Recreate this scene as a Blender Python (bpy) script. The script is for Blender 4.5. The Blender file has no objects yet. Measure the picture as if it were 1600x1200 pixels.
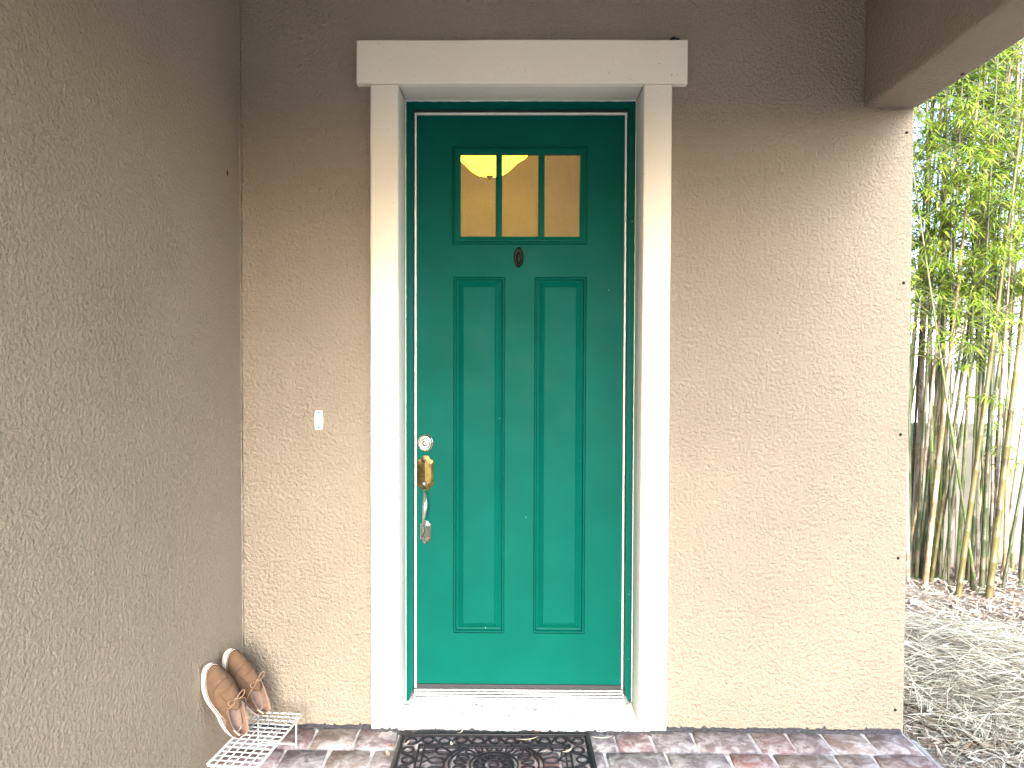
import bpy, bmesh, math, random
import numpy as np
from mathutils import Vector, Matrix
R = math.radians
scene = bpy.context.scene
col = scene.collection
random.seed(7)

# ------------------------------------------------------------------ camera
cam_d = bpy.data.cameras.new('camera')
cam_d.sensor_width = 36.0
cam_d.lens = 1150 / 1600 * 36.0
cam_d.clip_start = 0.05
cam_d.clip_end = 500
cam = bpy.data.objects.new('camera', cam_d)
col.objects.link(cam)
cam.location = (0, -2.99, 1.475)
cam.rotation_euler = (Matrix.Rotation(R(0.6), 3, 'Z') @ Matrix.Rotation(R(90 - 1.5), 3, 'X') @ Matrix.Rotation(R(0.2), 3, 'Z')).to_euler()
scene.camera = cam

# ------------------------------------------------------------------ sky, sun, exposure
SUN_EL, SUN_AZ = 22.0, 178.0        # low hazy sun behind the camera
world = bpy.data.worlds.new('World')
scene.world = world
world.use_nodes = True
wn = world.node_tree.nodes
sky = wn.new('ShaderNodeTexSky')
sky.sky_type = 'NISHITA'
sky.sun_disc = False
sky.sun_elevation = R(SUN_EL)
sky.sun_rotation = R(SUN_AZ)
sky.air_density = 1.0
sky.dust_density = 2.0
sky.ozone_density = 1.0
bg = wn['Background']
bg.inputs['Strength'].default_value = 0.15
world.node_tree.links.new(sky.outputs[0], bg.inputs['Color'])
sun_d = bpy.data.lights.new('sun', 'SUN')
sun_d.energy = 2.4
sun_d.angle = R(38)
sun_d.color = (1.0, 0.99, 0.98)
sun = bpy.data.objects.new('sun', sun_d)
col.objects.link(sun)
sd = Vector((math.sin(R(SUN_AZ)) * math.cos(R(SUN_EL)), math.cos(R(SUN_AZ)) * math.cos(R(SUN_EL)), math.sin(R(SUN_EL))))
sun.rotation_euler = sd.to_track_quat('Z', 'Y').to_euler()
vs = scene.view_settings
vs.view_transform = 'Standard'
vs.look = 'None'
vs.exposure = 2.68
vs.gamma = 1.0
scene.render.engine = 'CYCLES'
cy = scene.cycles
cy.use_denoising = True
cy.max_bounces = 10
cy.diffuse_bounces = 6
cy.transparent_max_bounces = 12
cy.sample_clamp_indirect = 8

# ------------------------------------------------------------------ materials
def ng(name):
    m = bpy.data.materials.new(name)
    m.use_nodes = True
    nt = m.node_tree
    return m, nt, nt.nodes['Principled BSDF'], nt.nodes['Material Output']

def node(nt, typ, props=None, **ins):
    n = nt.nodes.new(typ)
    for k, v in (props or {}).items():
        setattr(n, k, v)
    for k, v in ins.items():
        s = n.inputs[int(k[1:])] if (k[0] == 'i' and k[1:].isdigit()) else n.inputs[k]
        if isinstance(v, bpy.types.NodeSocket):
            nt.links.new(v, s)
        else:
            s.default_value = v
    return n

def coord(nt, kind='Object', scale=(1, 1, 1)):
    t = node(nt, 'ShaderNodeTexCoord')
    mp = node(nt, 'ShaderNodeMapping', None, Vector=t.outputs[kind], Scale=scale)
    return mp.outputs[0]

def geo(nt, scale=(1, 1, 1)):
    t = node(nt, 'ShaderNodeNewGeometry')
    return node(nt, 'ShaderNodeMapping', None, Vector=t.outputs['Position'], Scale=scale).outputs[0]

def ramp(nt, fac, stops, interp='LINEAR'):
    n = node(nt, 'ShaderNodeValToRGB', None, Fac=fac)
    cr = n.color_ramp
    cr.interpolation = interp
    while len(cr.elements) > 1:
        cr.elements.remove(cr.elements[-1])
    for i, (p, c) in enumerate(stops):
        e = cr.elements[0] if i == 0 else cr.elements.new(p)
        e.position = p
        e.color = (c, c, c, 1) if isinstance(c, (int, float)) else (*c, 1)
    return n.outputs[0]

def noise(nt, vec, scale, detail=3, rough=.55, dist=0):
    return node(nt, 'ShaderNodeTexNoise', None, Vector=vec, Scale=scale, Detail=detail, Roughness=rough, Distortion=dist).outputs[0]

def mixc(nt, fac, a, b, mode='MIX'):
    n = node(nt, 'ShaderNodeMix', dict(data_type='RGBA', blend_type=mode))
    for idx, v in ((0, fac), (6, a), (7, b)):
        if isinstance(v, bpy.types.NodeSocket):
            nt.links.new(v, n.inputs[idx])
        else:
            n.inputs[idx].default_value = v if idx == 0 else (*v, 1)
    return n.outputs[2]

def bump(nt, h, strength, dist, base=None):
    n = node(nt, 'ShaderNodeBump', None, Strength=strength, Distance=dist, Height=h)
    if base is not None:
        nt.links.new(base, n.inputs['Normal'])
    return n.outputs[0]

def plain(name, c, rough=.6, metal=0.0, var=.12, vscale=30, bump_s=0, bump_scale=200, bd=.001):
    m, nt, b, o = ng(name)
    v = coord(nt)
    n = noise(nt, v, vscale, 4)
    c0 = tuple(x * (1 - var) for x in c)
    c1 = tuple(min(1, x * (1 + var)) for x in c)
    nt.links.new(ramp(nt, n, [(.3, c0), (.7, c1)]), b.inputs['Base Color'])
    b.inputs['Roughness'].default_value = rough
    b.inputs['Metallic'].default_value = metal
    if bump_s:
        nt.links.new(bump(nt, noise(nt, v, bump_scale, 3), bump_s, bd), b.inputs['Normal'])
    return m

def stucco(name, c, depth=.006, strength=.8, scale=42, var=.07):
    m, nt, b, o = ng(name)
    v = geo(nt)
    big = noise(nt, v, 1.3, 4)
    mid = noise(nt, v, 14, 3)
    c0 = tuple(x * (1 - var) for x in c)
    c1 = tuple(min(1, x * (1 + var)) for x in c)
    base = ramp(nt, big, [(.32, c0), (.68, c1)])
    specks = ramp(nt, noise(nt, v, 95, 2), [(.245, (.55, .5, .43)), (.275, (1, 1, 1))])
    base = mixc(nt, 1.0, base, specks, 'MULTIPLY')
    nt.links.new(base, b.inputs['Base Color'])
    b.inputs['Roughness'].default_value = .85
    b.inputs['Specular IOR Level'].default_value = .25
    h1 = ramp(nt, noise(nt, v, scale, 5, .6, .15), [(.32, 0), (.5, .55), (.68, 1)])
    h2 = noise(nt, v, scale * 3.6, 2)
    h3 = node(nt, 'ShaderNodeMath', dict(operation='MULTIPLY_ADD'), i0=h2, i1=.35, i2=h1).outputs[0]
    h4 = node(nt, 'ShaderNodeMath', dict(operation='MULTIPLY_ADD'), i0=mid, i1=.8, i2=h3).outputs[0]
    nt.links.new(bump(nt, h4, strength, depth), b.inputs['Normal'])
    return m

M = {}
M['stucco'] = stucco('tan_stucco', (.405, .35, .282), .0125, 1.0, 74)
M['casing'] = stucco('cream_casing_paint', (.80, .755, .66), .0022, .6, 60, .05)
M['ceiling'] = stucco('white_ceiling_texture', (.78, .76, .72), .004, .6, 60, .04)
M['reveal'] = stucco('grey_white_reveal_paint', (.66, .66, .62), .0025, .6, 70, .06)

def sill_mat():
    m, nt, b, o = ng('chipped_white_sill_paint')
    v = geo(nt, (1, 3.2, 1))
    chips = ramp(nt, noise(nt, v, 26, 6, .65), [(.375, 1), (.395, 0)])
    nt.links.new(mixc(nt, chips, (.66, .655, .64), (.09, .092, .115)), b.inputs['Base Color'])
    b.inputs['Roughness'].default_value = .6
    nt.links.new(bump(nt, noise(nt, v, 60, 4), .4, .002), b.inputs['Normal'])
    return m
M['sill'] = sill_mat()

def green_paint(name, chips):
    m, nt, b, o = ng(name)
    v = geo(nt)
    base = ramp(nt, noise(nt, v, 5, 5), [(.3, (.0006, .072, .057)), (.7, (.0009, .086, .068))])
    t = node(nt, 'ShaderNodeTexVoronoi', dict(feature='F1'), Vector=v, Scale=34)
    dot = ramp(nt, t.outputs['Distance'], [(.035, 1), (.06, 0)])
    pick = ramp(nt, node(nt, 'ShaderNodeSeparateColor', None, Color=t.outputs['Color']).outputs[0], [(chips, 1), (chips + .01, 0)])
    f = node(nt, 'ShaderNodeMath', dict(operation='MULTIPLY'), i0=dot, i1=pick).outputs[0]
    nt.links.new(mixc(nt, f, base, (.45, .62, .55)), b.inputs['Base Color'])
    b.inputs['Specular IOR Level'].default_value = .04
    r = ramp(nt, noise(nt, v, 9, 4), [(.3, .42), (.7, .55)])
    nt.links.new(r, b.inputs['Roughness'])
    fine = noise(nt, geo(nt, (1, 1, .12)), 420, 2)
    nt.links.new(bump(nt, noise(nt, v, 120, 3), .12, .001, bump(nt, fine, .12, .0006)), b.inputs['Normal'])
    return m
M['green'] = green_paint('green_door_paint', .03)
M['green_frame'] = green_paint('green_frame_paint', .16)
M['white_strip'] = plain('white_weatherstrip', (.8, .8, .78), .5)
M['black_rubber'] = plain('black_rubber', (.013, .013, .017), .5, 0, .2, 40, .3, 260)
M['dark_gap'] = plain('dark_sweep_and_shade', (.02, .02, .025), .7)  # door sweep rubber; also colours the painted recess shade at the jambs
M['aluminium'] = plain('mill_aluminium', (.50, .50, .53), .4, .6, .08, 60)
M['brass'] = plain('worn_brass', (.33, .25, .10), .28, 1.0, .45, 60, .25, 130, .002)
M['nickel'] = plain('satin_nickel', (.70, .66, .57), .2, 1.0, .1, 60)
M['black_metal'] = plain('black_metal', (.004, .004, .004), .45, 0)
M['white_plastic'] = plain('white_plastic', (.80, .79, .76), .35, 0, .03)
M['button'] = plain('pale_button_plastic', (.66, .66, .63), .3, 0, .03)
M['white_wire'] = plain('white_coated_wire', (.62, .63, .645), .35, 0, .04)
M['suede'] = plain('tan_suede', (.112, .066, .039), .95, 0, .16, 45, .5, 420, .0012)
M['suede_dark'] = plain('brown_seam_thread', (.10, .052, .028), .9)
M['lining'] = plain('pink_beige_lining', (.23, .145, .112), .8, 0, .1, 50)
M['insole'] = plain('pale_insole', (.23, .16, .13), .7, 0, .18, 35)
M['lace'] = plain('tan_leather_lace', (.24, .15, .10), .6, 0, .1, 60)
M['lace_pale'] = plain('pale_leather_lace', (.66, .50, .38), .55, 0, .1, 60)
M['sole'] = plain('white_rubber_sole', (.78, .77, .75), .55, 0, .06, 50)
M['mud'] = plain('dark_brown_mud', (.05, .03, .018), .9, 0, .3, 80)
M['black_lump'] = plain('black_lump', (.006, .005, .005), .9)
M['hall_wall'] = plain('hall_wall_paint', (.66, .56, .48), .9, 0, .05, 3)
M['hall_floor'] = plain('hall_wood_floor', (.22, .12, .06), .4)
M['fence'] = plain('cream_fence_panel', (.235, .235, .205), .6, 0, .06, 4)
M['nb_wall'] = plain('neighbour_white_stucco', (.80, .80, .80), .85, 0, .03, 2)
M['nb_roof'] = plain('neighbour_grey_roof', (.40, .40, .43), .85, 0, .2, 6)
M['nb_trim'] = plain('neighbour_trim', (.72, .73, .76), .6)
M['nb_glass'] = plain('neighbour_window_glass', (.12, .15, .19), .1)
M['low_bounce_lawn'] = plain('low_bounce_grass', (.055, .09, .03), .9, 0, .3, 12, .8, 150, .02)
M['concrete'] = plain('bounce_drive_concrete', (.48, .47, .455), .9, 0, .15, 8, .4, 90, .003)
M['edge_shade'] = plain('dark_edge_shade', (.10, .085, .07), .95, 0, .4, 50)  # colour of the painted shade line around the casing
M['kerb'] = plain('grey_concrete_edging', (.30, .31, .34), .9, 0, .3, 22, .6, 80, .004)
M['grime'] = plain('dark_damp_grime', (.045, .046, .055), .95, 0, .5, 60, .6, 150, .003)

def bowl_mat():
    m, nt, b, o = ng('lit_alabaster_bowl')
    b.inputs['Base Color'].default_value = (.9, .75, .4, 1)
    b.inputs['Emission Color'].default_value = (1.0, .68, .028, 1)
    b.inputs['Emission Strength'].default_value = 1.45
    return m
M['bowl'] = bowl_mat()

def glass_mat():
    m, nt, b, o = ng('dusty_window_glass')
    nt.nodes.remove(b)
    tr = node(nt, 'ShaderNodeBsdfTransparent', None, Color=(.92, .93, .90, 1))
    gl = node(nt, 'ShaderNodeBsdfGlossy', None, Roughness=.06)
    df = node(nt, 'ShaderNodeBsdfDiffuse', None, Color=(.6, .56, .5, 1))
    fr = node(nt, 'ShaderNodeFresnel', None, IOR=1.45)
    m1 = node(nt, 'ShaderNodeMixShader', None, Fac=fr.outputs[0], i1=tr.outputs[0], i2=gl.outputs[0])
    streak = ramp(nt, noise(nt, geo(nt, (1, 1, .25)), 34, 4), [(.35, .085), (.7, .135)])
    blot = ramp(nt, noise(nt, geo(nt), 110, 4), [(.35, .7), (.7, 1.25)])
    f = node(nt, 'ShaderNodeMath', dict(operation='MULTIPLY'), i0=streak, i1=blot).outputs[0]
    m2 = node(nt, 'ShaderNodeMixShader', None, Fac=f, i1=m1.outputs[0], i2=df.outputs[0])
    nt.links.new(m2.outputs[0], o.inputs['Surface'])
    return m
M['glass'] = glass_mat()

def paver_mat():
    m, nt, b, o = ng('tumbled_paver')
    inf = node(nt, 'ShaderNodeObjectInfo')
    v = geo(nt)
    base = ramp(nt, inf.outputs['Random'], [(0, (.17, .115, .115)), (.18, (.145, .12, .13)), (.36, (.23, .125, .115)),
                                          (.55, (.19, .155, .14)), (.75, (.14, .125, .14)), (1, (.255, .145, .135))], 'CONSTANT')
    mott = ramp(nt, noise(nt, v, 28, 5, .65), [(.28, (.62, .6, .62)), (.72, (1.3, 1.28, 1.28))])
    base = mixc(nt, 1.0, base, mott, 'MULTIPLY')
    eff = ramp(nt, noise(nt, v, 16, 6, .72, .5), [(.44, 0), (.66, .85)])
    base = mixc(nt, eff, base, (.46, .45, .48))
    nt.links.new(base, b.inputs['Base Color'])
    b.inputs['Roughness'].default_value = .8
    nt.links.new(bump(nt, noise(nt, v, 60, 5, .65), .7, .004), b.inputs['Normal'])
    return m
M['paver'] = paver_mat()

def sand_mat():
    m, nt, b, o = ng('pale_joint_sand')
    v = geo(nt)
    nt.links.new(ramp(nt, noise(nt, v, 35, 6, .7), [(.3, (.20, .20, .23)), (.5, (.46, .46, .49)), (.75, (.62, .62, .64))]), b.inputs['Base Color'])
    b.inputs['Roughness'].default_value = .95
    nt.links.new(bump(nt, noise(nt, v, 120, 4), .8, .003), b.inputs['Normal'])
    return m
M['sand'] = sand_mat()

def soil_mat():
    m, nt, b, o = ng('sandy_soil')
    v = geo(nt)
    a = ramp(nt, noise(nt, v, 3.5, 6, .65), [(.3, (.10, .08, .065)), (.5, (.24, .21, .185)), (.7, (.46, .44, .42))])
    nt.links.new(mixc(nt, 1.0, a, ramp(nt, noise(nt, v, 70, 4), [(.3, .6), (.7, 1.2)]), 'MULTIPLY'), b.inputs['Base Color'])
    b.inputs['Roughness'].default_value = .95
    nt.links.new(bump(nt, noise(nt, v, 40, 6, .7), .9, .02), b.inputs['Normal'])
    return m
M['soil'] = soil_mat()

def vcol_mat(name, rough, trans=0.0, coat=0):
    """colour varies from piece to piece (own colour of each leaf or straw, stored on the mesh)"""
    m, nt, b, o = ng(name)
    at = node(nt, 'ShaderNodeAttribute', dict(attribute_name='tint'))
    nt.links.new(at.outputs['Color'], b.inputs['Base Color'])
    b.inputs['Roughness'].default_value = rough
    b.inputs['Specular IOR Level'].default_value = .35
    if trans:
        t = node(nt, 'ShaderNodeBsdfTranslucent', None, Color=at.outputs['Color'])
        mx = node(nt, 'ShaderNodeMixShader', None, Fac=trans, i1=b.outputs[0], i2=t.outputs[0])
        nt.links.new(mx.outputs[0], o.inputs['Surface'])
    return m
M['bleaf'] = vcol_mat('bamboo_leaf', .45, .5)
M['litter'] = vcol_mat('dry_leaf_litter', .8, .15)
M['straw'] = vcol_mat('dry_straw', .7, .1)

def culm_mat(name, ca, cb, blot, amount):
    m, nt, b, o = ng(name)
    v = coord(nt, 'Object', (1, 1, .18))
    base = ramp(nt, noise(nt, v, 9, 4), [(.35, ca), (.65, cb)])
    f = ramp(nt, noise(nt, coord(nt, 'Object', (1, 1, .5)), 16, 5, .65), [(.62 - amount, 1), (.70 - amount, 0)])
    nt.links.new(mixc(nt, f, base, blot), b.inputs['Base Color'])
    b.inputs['Roughness'].default_value = .42
    return m
M['black_metal'].node_tree.nodes['Principled BSDF'].inputs['Specular IOR Level'].default_value = .15
M['black_rubber'].node_tree.nodes['Principled BSDF'].inputs['Specular IOR Level'].default_value = .3
M['c_green'] = culm_mat('green_culm', (.070, .115, .030), (.125, .175, .055), (.19, .18, .12), .16)
M['c_dark'] = culm_mat('dark_green_culm', (.022, .040, .018), (.048, .072, .032), (.10, .09, .06), .18)
M['c_yellow'] = culm_mat('yellow_green_culm', (.085, .085, .03), (.135, .12, .05), (.045, .04, .025), .25)
M['c_tan'] = culm_mat('dry_tan_culm', (.34, .25, .165), (.46, .36, .25), (.24, .16, .10), .18)
M['c_grey'] = culm_mat('dry_grey_culm', (.26, .225, .20), (.40, .36, .33), (.15, .115, .09), .20)
M['branch'] = plain('dark_dead_branch', (.05, .035, .028), .8, 0, .3, 40)
M['cane'] = plain('pale_dead_cane', (.50, .45, .36), .6, 0, .2, 30)
M['dryleaf'] = plain('tan_dry_leaf', (.46, .36, .25), .7, 0, .3, 60)
M['dryleaf_pale'] = plain('pale_dry_leaf', (.62, .54, .42), .65, 0, .2, 60)
M['dryleaf_brown'] = plain('brown_dry_leaf', (.30, .16, .10), .7, 0, .3, 60)

# ------------------------------------------------------------------ mesh helpers
def mesh(name, verts, faces, smooth=False):
    me = bpy.data.meshes.new(name)
    me.from_pydata([tuple(v) for v in verts], [], faces)
    me.update()
    if smooth:
        me.shade_smooth()
    return me

def link(name, me, mat=None, parent=None, loc=None, rot=None):
    o = bpy.data.objects.new(name, me)
    col.objects.link(o)
    if mat is not None and not me.materials:
        me.materials.append(M[mat] if isinstance(mat, str) else mat)
    if parent is not None:
        o.parent = parent
    if loc is not None:
        o.location = loc
    if rot is not None:
        o.rotation_euler = rot
    return o

def empty(name, loc=(0, 0, 0), rot=(0, 0, 0)):
    o = bpy.data.objects.new(name, None)
    o.empty_display_size = .1
    col.objects.link(o)
    o.location = loc
    o.rotation_euler = rot
    return o

def tag(o, label=None, cat=None, group=None, kind=None):
    if label: o['label'] = label
    if cat: o['category'] = cat
    if group: o['group'] = group
    if kind: o['kind'] = kind
    return o

class MB:
    def __init__(s):
        s.v, s.f = [], []
    def add(s, v, f):
        k = len(s.v)
        s.v += [tuple(p) for p in v]
        s.f += [tuple(i + k for i in q) for q in f]
        return s
    def box(s, a, b):
        (x0, y0, z0), (x1, y1, z1) = a, b
        return s.add([(x0, y0, z0), (x1, y0, z0), (x1, y1, z0), (x0, y1, z0), (x0, y0, z1), (x1, y0, z1), (x1, y1, z1), (x0, y1, z1)],
                     [(0, 3, 2, 1), (4, 5, 6, 7), (0, 1, 5, 4), (1, 2, 6, 5), (2, 3, 7, 6), (3, 0, 4, 7)])
    def tube(s, pts, r, n=8, closed=False, caps=True):
        pts = [Vector(p) for p in pts]
        m = len(pts)
        rr = r if isinstance(r, (list, tuple)) else [r] * m
        ref = Vector((0, 0, 1))
        rings = []
        prev = None
        for i, p in enumerate(pts):
            if closed:
                t = pts[(i + 1) % m] - pts[i - 1]
            else:
                t = pts[min(i + 1, m - 1)] - pts[max(i - 1, 0)]
            t.normalize()
            if prev is None:
                a = t.cross(ref)
                if a.length < .05:
                    a = t.cross(Vector((1, 0, 0)))
            else:
                a = prev - t * prev.dot(t)
            a.normalize()
            prev = a
            b = t.cross(a)
            rings.append([p + (a * math.cos(2 * math.pi * k / n) + b * math.sin(2 * math.pi * k / n)) * rr[i] for k in range(n)])
        v = [q for ring in rings for q in ring]
        f = []
        for i in range(m if closed else m - 1):
            j = (i + 1) % m
            for k in range(n):
                f.append((i * n + k, i * n + (k + 1) % n, j * n + (k + 1) % n, j * n + k))
        if caps and not closed:
            f.append(tuple(range(n))[::-1])
            f.append(tuple((m - 1) * n + k for k in range(n)))
        return s.add(v, f)
    def prism_xz(s, poly, y0, y1):
        n = len(poly)
        v = [(x, y0, z) for x, z in poly] + [(x, y1, z) for x, z in poly]
        f = [tuple(range(n)), tuple(range(2 * n - 1, n - 1, -1))] + [(i, i + n, (i + 1) % n + n, (i + 1) % n) for i in range(n)]
        return s.add(v, f)
    def stroke(s, pts, w, z0, z1, closed=False):
        """flat bar of width w that follows pts in plan, from z0 up to z1, its top edges chamfered"""
        pts = [Vector((p[0], p[1], 0)) for p in pts]
        m = len(pts)
        v = []
        for i, p in enumerate(pts):
            t = (pts[(i + 1) % m] - pts[i - 1]) if closed else (pts[min(i + 1, m - 1)] - pts[max(i - 1, 0)])
            t.normalize()
            nrm = Vector((-t.y, t.x, 0))
            c = min(w * .28, (z1 - z0) * .5)
            for off, z in ((-w / 2, z0), (-w / 2, z1 - c), (-w / 2 + c, z1), (w / 2 - c, z1), (w / 2, z1 - c), (w / 2, z0)):
                q = p + nrm * off
                v.append((q.x, q.y, z))
        f = []
        for i in range(m if closed else m - 1):
            j = (i + 1) % m
            for k in range(5):
                f.append((i * 6 + k, j * 6 + k, j * 6 + k + 1, i * 6 + k + 1))
        if not closed:
            f += [(0, 1, 2, 3, 4, 5), tuple((m - 1) * 6 + k for k in (5, 4, 3, 2, 1, 0))]
        return s.add(v, f)
    def lathe(s, prof, n=24, axis='z', center=(0, 0, 0), sx=1, sy=1):
        """prof: list of (radius, height)"""
        v, f = [], []
        for r, h in prof:
            for k in range(n):
                a = 2 * math.pi * k / n
                x, y = r * math.cos(a) * sx, r * math.sin(a) * sy
                if axis == 'z':
                    p = (x, y, h)
                else:                      # axis -y : height towards the camera side
                    p = (x, -h, y)
                v.append((p[0] + center[0], p[1] + center[1], p[2] + center[2]))
        for i in range(len(prof) - 1):
            for k in range(n):
                f.append((i * n + k, i * n + (k + 1) % n, (i + 1) * n + (k + 1) % n, (i + 1) * n + k))
        f.append(tuple(range(n))[::-1])
        f.append(tuple((len(prof) - 1) * n + k for k in range(n)))
        return s.add(v, f)
    def build(s, name, mat, parent=None, smooth=False, bevel=0, segs=2, loc=None, rot=None):
        me = mesh(name, s.v, s.f)
        bm = bmesh.new()
        bm.from_mesh(me)
        bmesh.ops.recalc_face_normals(bm, faces=bm.faces)
        if bevel:
            es = [e for e in bm.edges if len(e.link_faces) == 2 and e.calc_face_angle(0) > R(35)]
            bmesh.ops.bevel(bm, geom=es, offset=bevel, segments=segs, profile=.5, affect='EDGES', clamp_overlap=True)
        bm.to_mesh(me)
        bm.free()
        if smooth or bevel:
            me.shade_smooth()
            if not smooth:
                me.set_sharp_from_angle(angle=R(40))
        return link(name, me, mat, parent, loc, rot)

def wobble_box(name, a, b, step, amp, mat, parent, bevel, seed):
    """box whose edges wander a little, as hand-trowelled bands do"""
    rnd = random.Random(seed)
    bm = bmesh.new()
    (x0, y0, z0), (x1, y1, z1) = a, b
    nx, nz = max(1, int((x1 - x0) / step)), max(1, int((z1 - z0) / step))
    ring = [(x0 + (x1 - x0) * i / nx, z0) for i in range(nx)] + [(x1, z0 + (z1 - z0) * i / nz) for i in range(nz)] + \
           [(x1 - (x1 - x0) * i / nx, z1) for i in range(nx)] + [(x0, z1 - (z1 - z0) * i / nz) for i in range(nz)]
    ring = [(x + rnd.uniform(-amp, amp), z + rnd.uniform(-amp, amp)) for x, z in ring]
    fr = [bm.verts.new((x, y0, z)) for x, z in ring]
    bk = [bm.verts.new((x, y1, z)) for x, z in ring]
    n = len(ring)
    f = bm.faces.new(fr)
    for i in range(n):
        bm.faces.new((fr[i], bk[i], bk[(i + 1) % n], fr[(i + 1) % n]))
    bm.faces.new(bk[::-1])
    bmesh.ops.recalc_face_normals(bm, faces=bm.faces)
    es = [e for e in f.edges]
    bmesh.ops.bevel(bm, geom=es, offset=bevel, segments=3, profile=.5, affect='EDGES', clamp_overlap=True)
    me = bpy.data.meshes.new(name)
    bm.to_mesh(me)
    bm.free()
    me.shade_smooth()
    me.set_sharp_from_angle(angle=R(50))
    return link(name, me, mat, parent)

FL = -0.015          # top of the porch pavers

# ------------------------------------------------------------------ ground
g = MB()
N = 40
xs = [-250, -60, -20, -8, -3, 0, 1.2] + [1.5 + .18 * i for i in range(18)] + [6, 9, 20, 60, 250]
ys = [-250, -60, -20, -8, -5, -4.6] + [-4.2 + .22 * i for i in range(33)] + [4, 6, 12, 30, 80, 250]
def gz(x, y):
    if x < 1.64 or x > 4.6 or y < -4.4 or y > 2.7:
        return -.10
    return -.068 + .022 * math.sin(x * 3.1 + y * 1.7) * math.cos(y * 2.3 - x) + .05 * math.exp(-((x - 2.35) ** 2 + (y - .7) ** 2) / .35)
gv = [(x, y, gz(x, y)) for y in ys for x in xs]
gf = [(j * len(xs) + i, j * len(xs) + i + 1, (j + 1) * len(xs) + i + 1, (j + 1) * len(xs) + i) for j in range(len(ys) - 1) for i in range(len(xs) - 1)]
g.add(gv, gf)
tag(g.build('ground', 'soil', None, True), kind='structure')

# unseen concrete drive behind the camera, added to bounce light up the wall
tag(MB().box((-4.5, -16, -.2), (3.2, -4.62, -.03)).build('bounce_drive', 'concrete'), kind='structure')

tag(MB().box((-60, -70, -.2), (60, -5.0, -.08)).build('low_bounce_lawn', 'low_bounce_lawn'), kind='structure')  # unseen dark grass, added to cut the bounce onto the upper wall

# ------------------------------------------------------------------ house
house = empty('house', (0, 0, 0))
tag(house, 'tan stucco house with covered porch, cream door surround and corner beam', 'house')
WR = 1.578
# front wall: one slab with the door opening
fw = MB().prism_xz([(-1.136, -.3), (-.5, -.3), (-.5, 2.604), (.5, 2.604), (.5, -.3), (WR, -.3), (WR, 3.6), (-1.136, 3.6)], 0, .30)
front_wall = fw.build('front_wall', 'stucco', house, bevel=.012, segs=3)
left_wall = MB().box((-1.42, -4.9, -.3), (-1.137, .30, 3.6)).build('side_wall', 'stucco', house)
MB().box((WR - .22, .301, -.3), (WR - .002, 6.2, 3.6)).build('outer_wall', 'stucco', house)
MB().box((-1.13, -4.55, 3.02), (1.60, -.002, 3.2)).build('porch_ceiling', 'ceiling', house)
MB().box((-5.3, -4.9, 3.602), (2.0, 6.5, 3.72)).build('roof', 'nb_roof', house)
beam = MB().box((1.372, -4.20, 2.505), (1.586, -.003, 3.019)).build('porch_beam', 'stucco', house, bevel=.014, segs=3)
MB().box((-1.135, -4.55, 2.505), (1.586, -4.203, 3.018)).build('front_header', 'stucco', house, bevel=.012, segs=3)
pier = MB().box((1.12, -4.54, -.2), (2.45, -4.13, 2.504)).build('porch_shade_pier', 'stucco', house, bevel=.012, segs=3)  # unseen pier, widened past the beam to shade the right wall end
# garage mass to the left of the porch
MB().box((-5.2, -4.88, -.3), (-1.421, .28, 3.6)).build('garage_wall', 'stucco', house)

# caulk bead in the inner corner
c = MB()
pts = [(-1.1365 + random.uniform(-.0012, .0012), -.0005, -.02 + 3.03 * i / 90) for i in range(91)]
c.tube(pts, [.0042 + random.uniform(-.0012, .0016) for _ in pts], 6)
c.build('caulk_bead', 'stucco', house, True)

# casing, reveal, sill
wobble_box('door_casing', (-.602, -.030, -.03), (-.490, .004, 2.592), .12, .0010, 'casing', house, .007, 1)
wobble_box('door_casing', (.490, -.030, -.03), (.602, .004, 2.592), .12, .0010, 'casing', house, .007, 2)
wobble_box('door_head', (-.655, -.038, 2.5925), (.661, .004, 2.764), .12, .0012, 'casing', house, .007, 3)
MB().box((-.4995, -.022, -.03), (-.4895, .20, 2.594)).build('door_reveal', 'reveal', house, bevel=.003)
MB().box((.4895, -.022, -.03), (.4995, .20, 2.594)).build('door_reveal', 'reveal', house, bevel=.003)
MB().box((-.4893, -.022, 2.5945), (.4893, .20, 2.6035)).build('door_reveal', 'reveal', house, bevel=.003)
for x0, x1 in ((-.6052, -.6024), (.6024, .6052)):  # thin dark strips painting the shade line along the casing edges
    wobble_box('casing_shade_line', (x0, -.0012, .0), (x1, .003, 2.592), .05, .0007, 'edge_shade', house, .0004, 8)
wobble_box('casing_shade_line', (-.654, -.0012, 2.7645), (.660, .003, 2.7672), .05, .0006, 'edge_shade', house, .0004, 9)
# painted concrete sill, sloping out
s = MB()
n = 40
top = []
for i in range(n + 1):
    x = -.489 + .978 * i / n
    w = random.uniform(-.003, .003)
    for (y, z) in ((.24, .020), (.10, .014), (-.005, -.001 + w * .3), (-.030 + w, -.008 + w * .4), (-.034 + w, -.06)):
        top.append((x, y, z))
s.add(top, [(i * 5 + k, i * 5 + k + 1, i * 5 + 5 + k + 1, i * 5 + 5 + k) for i in range(n) for k in range(4)])
s.build('door_sill', 'sill', house, True)

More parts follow.
